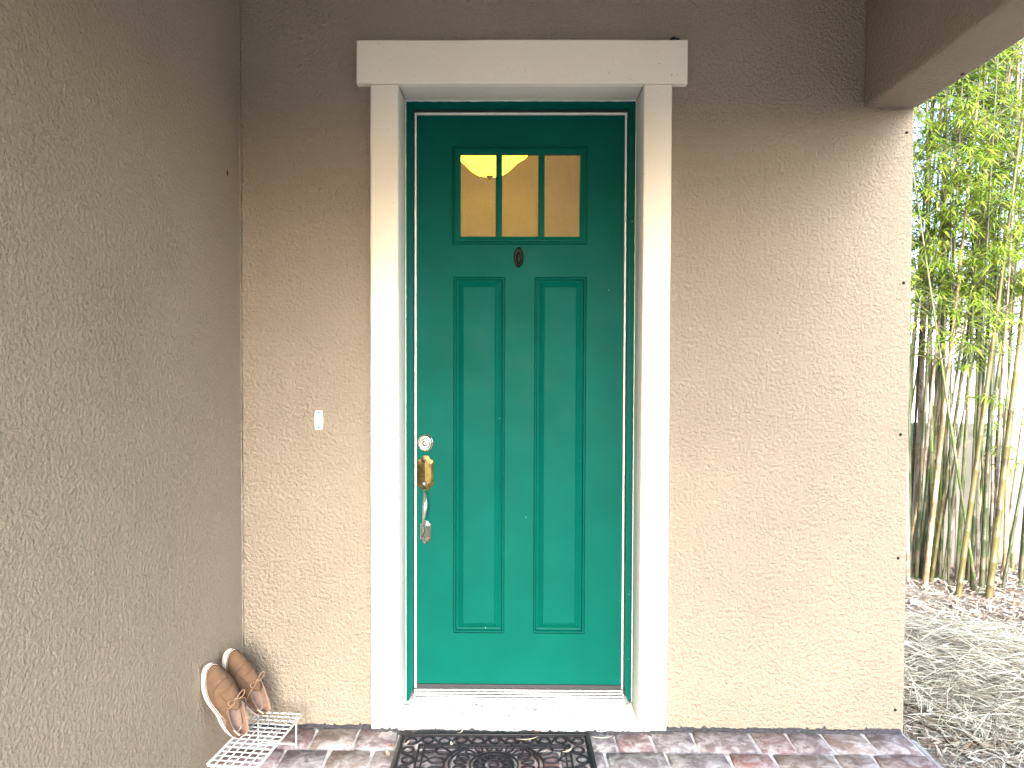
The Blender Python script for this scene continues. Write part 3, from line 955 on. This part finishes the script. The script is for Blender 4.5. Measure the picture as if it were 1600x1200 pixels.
# ------------------------------------------------------------------ shoes
def shoe(label, heel, toe, nhint, side):
    """built lying flat: length on +Y (heel 0), width on X, sole at z 0; then leaned by its matrix"""
    root = empty('shoe')
    L = Vector(toe) - Vector(heel)
    Ln = L.length
    L.normalize()
    nv = Vector(nhint); nv = (nv - L * nv.dot(L)).normalized()
    S = L.cross(nv)
    root.matrix_world = Matrix(((S.x, L.x, nv.x, heel[0]), (S.y, L.y, nv.y, heel[1]), (S.z, L.z, nv.z, heel[2]), (0, 0, 0, 1)))
    tag(root, label, 'shoe', 'pair of tan shoes on the rack')
    LEN = .292
    NT = 56
    def outline(th, grow=0.0):
        # th 0 at toe, pi at heel
        c, s = math.cos(th), math.sin(th)
        y = LEN / 2 + LEN / 2 * math.copysign(abs(c) ** .92, c)
        u = y / LEN
        w = .036 + .0165 * math.exp(-((u - .68) / .27) ** 2) - .003 * math.exp(-((u - .36) / .12) ** 2)
        x = w * math.copysign(abs(s) ** .80, s)
        x += side * .006 * math.sin(math.pi * u) * (1 if u > .3 else .6)
        cx = side * .006 * math.sin(math.pi * u)
        d = Vector((x - cx, (y - LEN / 2) * .55, 0))
        if d.length > 0: d.normalize()
        return Vector((x, y, 0)) + d * grow
    TH = [2 * math.pi * i / NT for i in range(NT)]
    def toe_spring(y): 
        u = y / LEN
        return .012 * max(0, (u - .72) / .28) ** 2
    # sole
    prof = [(-.003, -.007), (.002, -.004), (.0048, .006), (.0048, .021), (.003, .0255), (-.003, .0265)]
    v, f = [], []
    for gr, z in prof:
        for th in TH:
            p = outline(th, gr)
            heelup = .006 * max(0, 1 - p.y / .13)
            v.append((p.x, p.y, z * (1 + (heelup / .026 if z > .015 else 0)) + toe_spring(p.y)))
    for i in range(len(prof) - 1):
        for k_ in range(NT):
            f.append((i * NT + k_, i * NT + (k_ + 1) % NT, (i + 1) * NT + (k_ + 1) % NT, (i + 1) * NT + k_))
    f.append(tuple(range(NT))[::-1]); f.append(tuple((len(prof) - 1) * NT + k_ for k_ in range(NT)))
    sm = MB().add(v, f)
    sole = sm.build('sole', 'sole', root, True)
    sole.data.set_sharp_from_angle(angle=R(45))
    # groove line around the sole
    gl = MB()
    gl.tube([(outline(th, .0028).x, outline(th, .0028).y, .0262 + .006 * max(0, 1 - outline(th).y / .13) + toe_spring(outline(th).y)) for th in TH], .0016, 6, True)
    gl.build('welt_seam', 'suede_dark', sole, True)
    # collar opening curve
    OC, OL = .095, .083
    def collar(th):
        c, s = math.cos(th), math.sin(th)
        y = OC + OL * math.copysign(abs(c) ** .9, c)
        u = y / LEN
        w = .0285 + .004 * math.sin(math.pi * min(1, max(0, (y - .01) / .17)))
        x = w * math.copysign(abs(s) ** .72, s)
        x += side * .003
        z = .070 + .014 * max(0, 1 - y / .05) ** 1.0 + .018 * max(0, (y - .06) / .12) ** 1.2
        return Vector((x, y, z))
    NP = 12
    rings = []
    for i in range(NP + 1):
        q = i / NP
        ring = []
        for th in TH:
            B0 = outline(th, -.0005); B0.z = .0245 + toe_spring(B0.y)
            C0 = collar(th)
            front = max(0, math.cos(th))
            out = Vector((B0.x - C0.x, B0.y - C0.y, 0))
            A1 = B0 + Vector((0, 0, .030 + .006 * (1 - front))) + (out.normalized() * .003 if out.length > 0 else Vector())
            A2 = C0 + out * (.12 + .40 * front) + Vector((0, 0, -.012 * (1 - front) - .012 * front))
            p = B0 * (1 - q) ** 3 + A1 * 3 * q * (1 - q) ** 2 + A2 * 3 * q * q * (1 - q) + C0 * q ** 3
            ring.append(p)
        rings.append(ring)
    def loft(rs, close=True):
        v = [p for r in rs for p in r]
        f = [(i * NT + k_, i * NT + (k_ + 1) % NT, (i + 1) * NT + (k_ + 1) % NT, (i + 1) * NT + k_) for i in range(len(rs) - 1) for k_ in range(NT)]
        return MB().add(v, f)
    upper = loft(rings).build('upper', 'suede', root, True)
    # rolled collar edge and lining
    inner = []
    for q, dz, sc in ((0, .0, 1.0), (.0, .0016, .96), (0, -.002, .90), (.3, -.018, .95), (.7, -.036, 1.05), (1, 0, 1.0)):
        ring = []
        for th in TH:
            C0 = collar(th)
            if q < 1:
                p = Vector((side * .003 + (C0.x - side * .003) * sc, OC + (C0.y - OC) * (1 - (1 - sc) * .5), C0.z + dz))
                p.z = max(p.z, .032)
            else:
                p = Vector((side * .003 + (C0.x - side * .003) * 1.0, OC + (C0.y - OC) * 1.0, .0300))
            ring.append(p)
        inner.append(ring)
    loft(inner).build('lining', 'lining', root, True)
    iv = [(side * .003 + (collar(th).x - side * .003) * 1.12, OC + .010 + (collar(th).y - OC) * 1.04, .0352 + .001 * math.cos(th)) for th in TH]
    ins = MB().add(iv + [(side * .003, OC, .0345)], [(k_, (k_ + 1) % NT, NT) for k_ in range(NT)])
    ins.build('insole', 'insole', root, True)
    # tongue flap over the front of the opening
    fv = []
    nu, nv_ = 12, 9
    for i in range(nu + 1):
        q = i / nu
        y = .200 - q * .082
        hwid = .030 - .004 * q - (.011 * max(0, (q - .72) / .28) ** 1.4)
        for j in range(nv_ + 1):
            t_ = j / nv_ * 2 - 1
            zc = .0835 + .0155 * min(1, q * 2.4) - .008 * max(0, q - .5)
            z = zc - .015 * abs(t_) ** 2.4
            yy = y + (.010 * abs(t_) ** 2.5 * max(0, q - .6) / .4)
            fv.append((side * .004 + hwid * t_, yy, z))
    ff = [(i * (nv_ + 1) + j, i * (nv_ + 1) + j + 1, (i + 1) * (nv_ + 1) + j + 1, (i + 1) * (nv_ + 1) + j) for i in range(nu) for j in range(nv_)]
    tg = link('tongue_flap', mesh('tongue_flap', fv, ff, True), 'suede', root)
    so = tg.modifiers.new('thick', 'SOLIDIFY'); so.thickness = .0036; so.offset = 0
    # seam across the vamp
    sp = []
    for i in range(17):
        a = -1.08 + 2.16 * i / 16
        k_f = (a % (2 * math.pi)) / (2 * math.pi) * NT
        k0 = int(k_f) % NT; k1 = (k0 + 1) % NT; fr = k_f - int(k_f)
        q = .66 - .34 * (abs(a) / 1.08) ** 2.0
        ri = q * NP; r0 = int(ri); rf = ri - r0
        pa = rings[r0][k0].lerp(rings[r0][k1], fr); pb = rings[r0 + 1][k0].lerp(rings[r0 + 1][k1], fr)
        sp.append(pa.lerp(pb, rf) + Vector((0, 0, .0004)))
    MB().tube(sp, .0021, 6).build('vamp_seam', 'suede_dark', upper, True)
    # lace threaded around the collar: short pale runs on both sides and at the heel
    for a0, a1 in ((2.15, 2.62), (2.95, 3.33), (3.66, 4.13)):
        pts = []
        for i in range(8):
            th = a0 + (a1 - a0) * i / 7
            k_f = th / (2 * math.pi) * NT
            k0 = int(k_f) % NT; k1 = (k0 + 1) % NT; fr = k_f - int(k_f)
            p = rings[10][k0].lerp(rings[10][k1], fr)
            out = Vector((p.x, p.y - OC, 0)).normalized()
            pts.append(p + out * .0022)
        MB().tube(pts, .0021, 6).build('collar_lace', 'lace_pale', upper, True)
    # bow on the flap
    bw = Vector((side * .004, .160, .1025))
    lc = MB()
    def loop(dx, dy, hgt):
        pts = []
        for i in range(15):
            q = i / 14
            a = q * 2 * math.pi
            r1 = math.sin(q * math.pi)
            pts.append(bw + Vector((dx * r1 + .006 * math.sin(a) * (1 if dx > 0 else -1) * .4, dy * r1 + .009 * math.sin(a), .002 + hgt * r1 * (1 - .3 * r1))))
        lc.tube(pts, .0019, 6)
    loop(.036, .008, .010); loop(-.036, .004, .010)
    lc.tube([bw + Vector((math.cos(a) * .005, math.sin(a) * .004, .002 + .002 * math.sin(2 * a))) for a in [k_ * .7 for k_ in range(9)]], .0022, 6, True)
    # ends hanging towards the sole
    lc.tube([bw, bw + Vector((-.018 * -side, -.010, -.002)), bw + Vector((.040 * side, -.026, -.014)), bw + Vector((.050 * side, -.050, -.036)), bw + Vector((.054 * side, -.078, -.056))], [.002, .0019, .0019, .0018, .0017], 6)
    lc.tube([bw, bw + Vector((-.014 * side, -.012, .002)), bw + Vector((-.032 * side, -.018, -.010)), bw + Vector((-.040 * side, -.030, -.016))], .0018, 6)
    lc.build('lace_bow', 'lace', root, True)
    return root
shoe('tan suede lace-up shoe leaning on the wall, nearer to the camera', (-1.045, -.335, .118), (-1.128, -.385, .400), (.80, -.62, .30), 1)
shoe('tan suede lace-up shoe leaning in the corner, behind its mate', (-1.020, -.165, .118), (-1.118, -.235, .392), (.84, -.55, .30), -1)

# ------------------------------------------------------------------ small marks
lump = MB()
rl = random.Random(4)
for (x, y, z, r) in ((.607, -.018, 2.771, .013), (.622, -.018, 2.768, .011), (.598, -.016, 2.767, .009), (.632, -.015, 2.766, .007)):
    lump.lathe([(r * math.cos(a) + rl.uniform(0, .0015), r * .85 * math.sin(a)) for a in (-1.4, -.8, -.3, .2, .7, 1.1, 1.45)], 10, 'z', (x, y, z))
tag(lump.build('wasp_nest', 'black_lump', None, True), 'small black lump on top of the cream door head, right end', 'nest')
ms = MB().lathe([(.001, -.011), (.004, -.006), (.0062, .0), (.0045, .006), (.0012, .014)], 9, 'z', (0, 0, 0), .5, 1)
tag(ms.build('mud_spot', 'mud', None, True, loc=(-1.1352, -.13, 2.212)), 'small brown mud spot on the left stucco wall near the corner', 'mud spot')

# dry leaves on mat and pavers
def leaf_mesh(ln, wd, curl, seed):
    rnd = random.Random(seed)
    v = []
    n = 7
    for i in range(n + 1):
        q = i / n
        w = wd * math.sin(math.pi * min(1, q * .93 + .06)) ** .8
        y = (q - .5) * ln
        zc = .004 + curl * (2 * q - 1) ** 2 + rnd.uniform(-.0005, .0005)
        xo = .12 * ln * math.sin(q * 2.4)
        v += [(xo - w, y, zc + w * .35), (xo, y, zc), (xo + w, y, zc + w * .3)]
    f = [(i * 3 + k_, i * 3 + k_ + 1, i * 3 + 4 + k_, i * 3 + 3 + k_) for i in range(n) for k_ in range(2)]
    return mesh('dry_leaf', v, f, True)
leaves = [  # x, y, z above paving, length, half width, heading, material, label
    (.035, -.118, .008, .092, .0052, -72, 'dryleaf_pale', 'long pale dry leaf lying across the back band of the mat'),
    (-.235, -.078, .010, .036, .004, -35, 'dryleaf_pale', 'tiny curled pale leaf on the back edge of the mat'),
    (-.440, -.158, .007, .034, .003, -40, 'dryleaf_pale', 'thin pale leaf on the left back corner of the mat'),
    (.075, -.052, .004, .040, .0055, -70, 'dryleaf_brown', 'small brown leaf tucked behind the mat against the sill'),
    (-.497, -.170, .0, .034, .007, 70, 'dryleaf_brown', 'brown leaf on the pavers left of the mat, nearest the wall'),
    (-.503, -.230, .0, .046, .008, 25, 'dryleaf', 'tan leaf on the pavers beside the left edge of the mat'),
    (.335, -.085, .0, .085, .006, -80, 'dryleaf_pale', 'pale dry leaf on the pavers at the right back corner of the mat'),
    (.185, -.205, .006, .045, .006, -50, 'dryleaf_pale', 'pale leaf caught in the right side of the mat lattice'),
    (-.262, -.165, .006, .030, .006, 20, 'dryleaf_pale', 'pale leaf scrap caught in the left of the mat lattice'),
]
for i, (x, y, z, ln, wd, hd, mt, lb) in enumerate(leaves):
    o = link('dry_leaf', leaf_mesh(ln, wd, .006, i), mt, None, (x, y, FL + z), (R(rl.uniform(-6, 6)), R(rl.uniform(-10, 10)), R(hd)))
    tag(o, lb, 'leaf', 'dry leaves at the doorstep')

# ------------------------------------------------------------------ fence
FY = 2.78
fence = empty('fence', (3.5, FY, -.1))
tag(fence, 'low cream panel fence behind the bamboo', 'fence')
def fpart(mb, name, mat_='fence', **k):
    o = mb.build(name, mat_, fence, **k)
    o.matrix_parent_inverse = Matrix.Translation((-3.5, -FY, .1))
    return o
for i in range(7):
    x0 = .98 + i * 1.22
    fpart(MB().box((x0, FY, -.12), (x0 + 1.216, FY + .05, .915)), 'panel', bevel=.004)
    fpart(MB().box((x0 + .001, FY + .006, .925), (x0 + 1.215, FY + .05, 1.030)), 'top_panel', bevel=.004)
fpart(MB().box((.9, FY + .012, .9155), (9.6, FY + .045, .9245)), 'joint', 'kerb')

# ------------------------------------------------------------------ neighbour house beyond the fence
nb = empty('neighbour_house', (12, 17, -.1))
tag(nb, 'pale house beyond the fence, seen only between the bamboo stalks', 'house')
def npart(mb, name, mat_, parent=nb, **k):
    o = mb.build(name, mat_, parent, **k)
    if parent is nb: o.matrix_parent_inverse = Matrix.Translation((-12, -17, .1))
    return o
npart(MB().box((5, 17, -.15), (22, 25, 2.9)), 'wall', 'nb_wall')
rf = MB().add([(4.5, 16.5, 2.905), (22.5, 16.5, 2.905), (22.5, 25.5, 2.905), (4.5, 25.5, 2.905), (8, 21, 4.6), (19, 21, 4.6)], [(0, 1, 5, 4), (1, 2, 5), (2, 3, 4, 5), (3, 0, 4), (0, 3, 2, 1)])
npart(rf, 'roof', 'nb_roof')
for x in (8.2, 11.6, 15.5):
    w_ = npart(MB().box((x, 16.93, .95), (x + 1.3, 16.998, 2.15)), 'window', 'nb_trim')
    MB().box((x + .08, 16.91, 1.03), (x + .62, 16.929, 2.07)).build('pane', 'nb_glass', w_)
    MB().box((x + .68, 16.91, 1.03), (x + 1.22, 16.929, 2.07)).build('pane', 'nb_glass', w_)

# ------------------------------------------------------------------ bamboo
def tint_mesh(name, verts, quads, tints, mat_):
    """verts (n,3), quads (m,4), one colour per vertex"""
    me = bpy.data.meshes.new(name)
    me.from_pydata(verts.tolist(), [], quads.tolist())
    at = me.color_attributes.new('tint', 'FLOAT_COLOR', 'POINT')
    at.data.foreach_set('color', np.hstack([tints, np.ones((len(tints), 1))]).astype(np.float32).ravel())
    me.materials.append(M[mat_])
    me.update()
    return me

rb = random.Random(11)
nrng = np.random.default_rng(5)
def bamboo(base, lean, height, r0, kind, label, leafy=1.0, first_leaf=1.55, bend=.03, low=False):
    root = empty('bamboo_stalk', base)
    tag(root, label, 'bamboo', 'bamboo stalks in the clump')
    bx_, by_ = rb.uniform(-bend, bend), rb.uniform(-bend * .7, bend * .7)
    def axis(z):
        return Vector((lean[0] * z + bx_ * z * z * .18, lean[1] * z + by_ * z * z * .18, z))
    cm = MB()
    pts, rad = [], []
    z = -.06
    nodes = []
    seg = rb.uniform(.14, .20)
    while z < height:
        taper = max(.16, 1 - z / (height * 1.18))
        r = r0 * taper
        nodes.append(z)
        for dz, k_ in ((.0, 1.02), (.006, 1.14), (.013, 1.0), (seg * .5, .96)):
            if z + dz <= height:
                pts.append(axis(z + dz)); rad.append(r * k_)
        z += seg
        seg = min(.34, seg * 1.09)
    cm.tube(pts, rad, 9)
    cm.build('culm', kind, root, True)
    if leafy <= 0:
        return root
    tw = MB()
    lv, lt = [], []
    for zi in nodes:
        if zi < first_leaf and not (low and rb.random() < .30 and zi > .75):
            continue
        nb_ = rb.choice([2, 3, 3]) if zi > first_leaf else 1
        for _ in range(nb_):
            a = rb.uniform(0, 2 * math.pi)
            el = rb.uniform(.35, .95)
            ln = rb.uniform(.28, .80) if zi > first_leaf else rb.uniform(.18, .3)
            d = Vector((math.cos(a) * math.cos(el), math.sin(a) * math.cos(el), math.sin(el)))
            p0 = axis(zi)
            bpts = [p0 + d * ln * q + Vector((0, 0, -.20 * ln * q * q)) for q in (0, .35, .7, 1)]
            tw.tube(bpts, [.0042, .0034, .0024, .0015], 4, caps=False)
            for q in (.25, .45, .62, .8, .95, 1.0):
                if rb.random() > leafy * .85: continue
                pq = p0 + d * ln * q + Vector((0, 0, -.20 * ln * q * q))
                ha = a + rb.uniform(-1.1, 1.1)
                for _l in range(rb.choice([4, 5, 6, 7])):
                    la = ha + rb.gauss(0, .62)
                    droop = rb.uniform(-.6, .35)
                    le = rb.uniform(.06, .125)
                    wd = le * rb.uniform(.05, .075)
                    t = Vector((math.cos(la) * math.cos(droop), math.sin(la) * math.cos(droop), math.sin(droop)))
                    sd_ = t.cross(Vector((rb.uniform(-.5, .5), rb.uniform(-.5, .5), 1))).normalized()
                    o_ = pq + t * .012
                    mid = o_ + t * le * .38 + Vector((0, 0, .006))
                    tip = o_ + t * le + Vector((0, 0, -le * .22))
                    lv += [o_, mid - sd_ * wd, tip, mid + sd_ * wd]
                    c_ = rb.random()
                    if c_ < .05:
                        tc = (.42, .36, .15)
                    else:
                        g_ = rb.uniform(.75, 1.2)
                        y_ = rb.random()
                        tc = ((.22 + .20 * y_) * g_, (.40 + .10 * y_) * g_, (.06 + .02 * y_) * g_)
                    lt.append(tc)
    if tw.v:
        tw.build('branches', 'c_green', root)['kind'] = 'stuff'
    if lv:
        V = np.array([tuple(p) for p in lv]); n_ = len(lv) // 4
        me = tint_mesh('foliage', V, np.arange(n_ * 4).reshape(-1, 4), np.repeat(np.array(lt), 4, axis=0), 'bleaf')
        link('foliage', me, None, root)['kind'] = 'stuff'
    return root
GZ = -.06
named = [
    ((2.848, 2.16), (.090, .0), 4.8, .0180, 'c_tan', 'dry tan bamboo stalk leaning right, in front of the dense left group', .8, False),
    ((2.931, 1.915), (.132, .02), 5.2, .0200, 'c_yellow', 'blotched yellow bamboo stalk leaning right in the middle of the clump', 1, False),
    ((3.109, 1.876), (.119, .03), 5.4, .0235, 'c_yellow', 'thick yellow-green bamboo stalk with the nearest foot of the clump', 1, True),
    ((3.170, 1.950), (.045, .02), 4.6, .0135, 'c_grey', 'slim pale grey bamboo stalk beside the thick yellow one', .7, False),
    ((3.144, 2.420), (.075, .0), 1.16, .0235, 'c_grey', 'pale grey dead bamboo stalk broken off at fence height', 0, False),
    ((3.342, 2.090), (.157, .0), 4.6, .0120, 'c_dark', 'thin dark green bamboo stalk standing apart in front of the fence', .9, False),
    ((3.115, 2.015), (-.150, .04), 4.8, .0110, 'c_green', 'slim green bamboo stalk leaning left across its neighbours', .9, True),
    ((2.968, 2.518), (.013, .0), 5.2, .0235, 'c_grey', 'thick grey bamboo stalk right beside the stucco wall edge', .9, True),
    ((3.022, 2.367), (-.035, .0), 5.3, .0200, 'c_green', 'upright green bamboo stalk just right of the dry tan one', 1, True),
    ((3.215, 2.119), (.039, .02), 5.2, .0190, 'c_dark', 'dark green bamboo stalk left of the thick yellow one', 1, False),
    ((3.299, 2.403), (.124, .0), 5.0, .0170, 'c_green', 'olive green bamboo stalk slanting right in front of the cream fence', 1, False),
]
for b_, l_, h_, r_, k_, lab, lf_, lo in named:
    bamboo((b_[0], b_[1], GZ), l_, h_, r_, k_, lab, lf_, low=lo, bend=.012)
shared = {'c_green': 'mid green bamboo stalk among the many in the clump', 'c_dark': 'dark green bamboo stalk among the many in the clump',
          'c_tan': 'dry beige bamboo stalk deep in the clump', 'c_grey': 'dry greyish bamboo stalk deep in the clump', 'c_yellow': 'yellowish bamboo stalk deep in the clump'}
placed = [n_[0] for n_ in named]
tries = 0
crowd = {}
count = 0
while count < 54 and tries < 5000:
    tries += 1
    q = rb.random()
    if q < .52:
        x, y = rb.uniform(2.70, 3.12), rb.uniform(2.20, 2.66)      # dense part near the wall line
    elif q < .80:
        x, y = rb.uniform(3.0, 3.55), rb.uniform(2.05, 2.62)
    else:
        x, y = rb.uniform(3.5, 3.95), rb.uniform(1.9, 2.6)
    if any((x - a) ** 2 + (y - c_) ** 2 < .042 ** 2 for a, c_ in placed):
        continue
    placed.append((x, y))
    k_ = rb.choice(['c_green', 'c_green', 'c_green', 'c_dark', 'c_dark', 'c_dark', 'c_dark', 'c_tan', 'c_grey', 'c_yellow'])
    rb_root = bamboo((x, y, GZ), (rb.gauss(.04, .065), rb.gauss(-.01, .03)), rb.uniform(4.6, 6.0), rb.uniform(.0075, .0185), k_, shared[k_], rb.uniform(.75, 1), low=rb.random() < .35, first_leaf=rb.uniform(1.4, 2.0))
    crowd.setdefault(k_, []).append((x / (y + 2.99), rb_root))
    count += 1

words = ['first', 'second', 'third', 'fourth', 'fifth', 'sixth', 'seventh', 'eighth', 'ninth', 'tenth']
for k_, nm in (('c_tan', 'dry beige'), ('c_grey', 'dry greyish'), ('c_yellow', 'yellowish')):
    lst = sorted(crowd.get(k_, []), key=lambda q: q[0])
    for i, (_a, ob) in enumerate(lst):
        if i < 10:
            ob['label'] = '%s from the wall of the %s bamboo stalks deep in the clump' % (words[i], nm)

# ------------------------------------------------------------------ leaf litter, straw, fallen branches
n = 26000
LX = nrng.uniform(1.63, 4.9, n); LY = nrng.uniform(-1.6, 2.74, n)
keep = (LY > -1.4) | (LX < 3)
LX, LY = LX[keep], LY[keep]; n = len(LX)
LZ = np.array([gz(a, b_) for a, b_ in zip(LX, LY)]) + nrng.uniform(.002, .022, n)
ang = nrng.uniform(0, 2 * np.pi, n); tilt = nrng.normal(0, .28, n)
le = nrng.uniform(.035, .10, n); wd = le * nrng.uniform(.055, .10, n)
d = np.stack([np.cos(ang) * np.cos(tilt), np.sin(ang) * np.cos(tilt), np.sin(tilt)], 1)
roll = nrng.normal(0, .5, n)
sd_ = np.stack([-np.sin(ang), np.cos(ang), roll], 1)
c0 = np.stack([LX, LY, LZ], 1)
V = np.stack([c0 - d * le[:, None] / 2, c0 - sd_ * wd[:, None], c0 + d * le[:, None] / 2 + np.array([0, 0, .004]), c0 + sd_ * wd[:, None]], 1).reshape(-1, 3)
pal = np.array([(.50, .44, .38), (.62, .57, .52), (.42, .34, .28), (.34, .23, .18), (.56, .50, .46), (.26, .19, .14), (.70, .67, .62)])
tc = pal[nrng.choice(len(pal), n, p=[.22, .2, .16, .1, .16, .08, .08])] * nrng.uniform(.8, 1.1, (n, 1))
o = link('leaf_litter', tint_mesh('leaf_litter', V, np.arange(n * 4).reshape(-1, 4), np.repeat(tc, 4, 0), 'litter'))
tag(o, 'pale dry leaf litter covering the ground under the bamboo', 'leaf litter', None, 'stuff')

def strands(n, cx, cy, sx, sy, lmin, lmax, width, hgt, dirmean, dirsd, pal, seed):
    rg = np.random.default_rng(seed)
    V, Q, T = [], [], []
    for i in range(n):
        x, y = rg.normal(cx, sx), rg.normal(cy, sy)
        if x < 1.63 or x > 4.5: continue
        hh_ = hgt * math.exp(-((x - cx) ** 2 / (2 * (sx * 1.2) ** 2) + (y - cy) ** 2 / (2 * (sy * 1.2) ** 2)))
        z = gz(x, y) + .004 + rg.random() * hh_
        a = rg.normal(dirmean, dirsd) + (math.pi if rg.random() < .5 else 0)
        L_ = rg.uniform(lmin, lmax)
        cv = rg.normal(0, .5); el = rg.normal(.0, .22)
        w = width * rg.uniform(.6, 1.3)
        k0 = len(V)
        p = Vector((x, y, z))
        for k_ in range(5):
            aa = a + cv * k_ / 4
            t = Vector((math.cos(aa), math.sin(aa), math.sin(el - .12 * k_)))
            s_ = Vector((-math.sin(aa), math.cos(aa), rg.normal(0, .3))) * w
            floor = gz(p.x, p.y) + .003
            if p.z < floor: p.z = floor
            if p.x < 1.62: p.x = 1.62
            V += [tuple(p - s_), tuple(p + s_)]
            p = p + t * L_ / 4
        for k_ in range(4):
            Q.append((k0 + 2 * k_, k0 + 2 * k_ + 1, k0 + 2 * k_ + 3, k0 + 2 * k_ + 2))
        c_ = np.array(pal[rg.integers(len(pal))]) * rg.uniform(.8, 1.15)
        T += [c_] * 10
    return np.array(V), np.array(Q), np.array(T)
sp = [(.66, .64, .57), (.74, .72, .66), (.46, .44, .36), (.30, .31, .24), (.56, .52, .44), (.20, .18, .14), (.12, .10, .08)]
A = strands(3600, 2.25, .55, .42, .42, .10, .42, .0016, .16, -.45, .55, sp, 1)
B = strands(1800, 1.95, .45, .22, .40, .08, .30, .0012, .10, .6, .9, sp, 2)
Cc = strands(1100, 2.5, -.6, .5, .5, .08, .30, .0012, .05, .2, 1.2, sp, 3)
V = np.vstack([A[0], B[0], Cc[0]]); Q = np.vstack([A[1], B[1] + len(A[0]), Cc[1] + len(A[0]) + len(B[0])]); T = np.vstack([A[2], B[2], Cc[2]])
o = link('straw_pile', tint_mesh('straw_pile', V, Q, T, 'straw'))
tag(o, 'heap of pale grey dry cut grass beside the porch', 'dry grass', None, 'stuff')

def branch(pts, r, mat_, label, name='fallen_branch', seed=0):
    rnd = random.Random(seed)
    m = MB()
    P = [Vector(p) for p in pts]
    fine = []
    for i in range(len(P) - 1):
        for k_ in range(5):
            q = P[i].lerp(P[i + 1], k_ / 5)
            fine.append(q + Vector((rnd.uniform(-.006, .006), rnd.uniform(-.006, .006), rnd.uniform(-.003, .003))))
    fine.append(P[-1])
    m.tube(fine, [r * (1 - .6 * i / len(fine)) for i in range(len(fine))], 7)
    o = m.build(name, mat_, None, True)
    tag(o, label, 'branch', 'cut stems on the ground')
branch([(1.70, .33, -.03), (1.80, .10, -.022), (1.85, -.16, -.028), (1.90, -.50, -.04)], .0085, 'branch', 'thick dark dead branch running along the pavers', seed=1)
branch([(1.64, .25, -.035), (1.73, .02, -.034), (1.74, -.30, -.04)], .0048, 'branch', 'thin dark twig lying closest to the paver edge', seed=2)
branch([(1.82, .52, .0), (2.02, .22, .02), (2.10, -.15, .0)], .0040, 'cane', 'pale thin stem just outside the dark branch', seed=3)
branch([(2.15, .95, .05), (2.40, .55, .075), (2.55, .15, .04)], .0055, 'cane', 'pale cane lying over the dry grass heap', seed=4)
branch([(2.02, .80, .045), (2.28, .52, .08), (2.48, .02, .03)], .0040, 'cane', 'slender pale cane on the near side of the heap', seed=5)
branch([(2.25, 1.55, -.02), (2.62, 1.10, .0), (2.80, .80, .0)], .0040, 'cane', 'pale cane on the litter in front of the bamboo', seed=6)
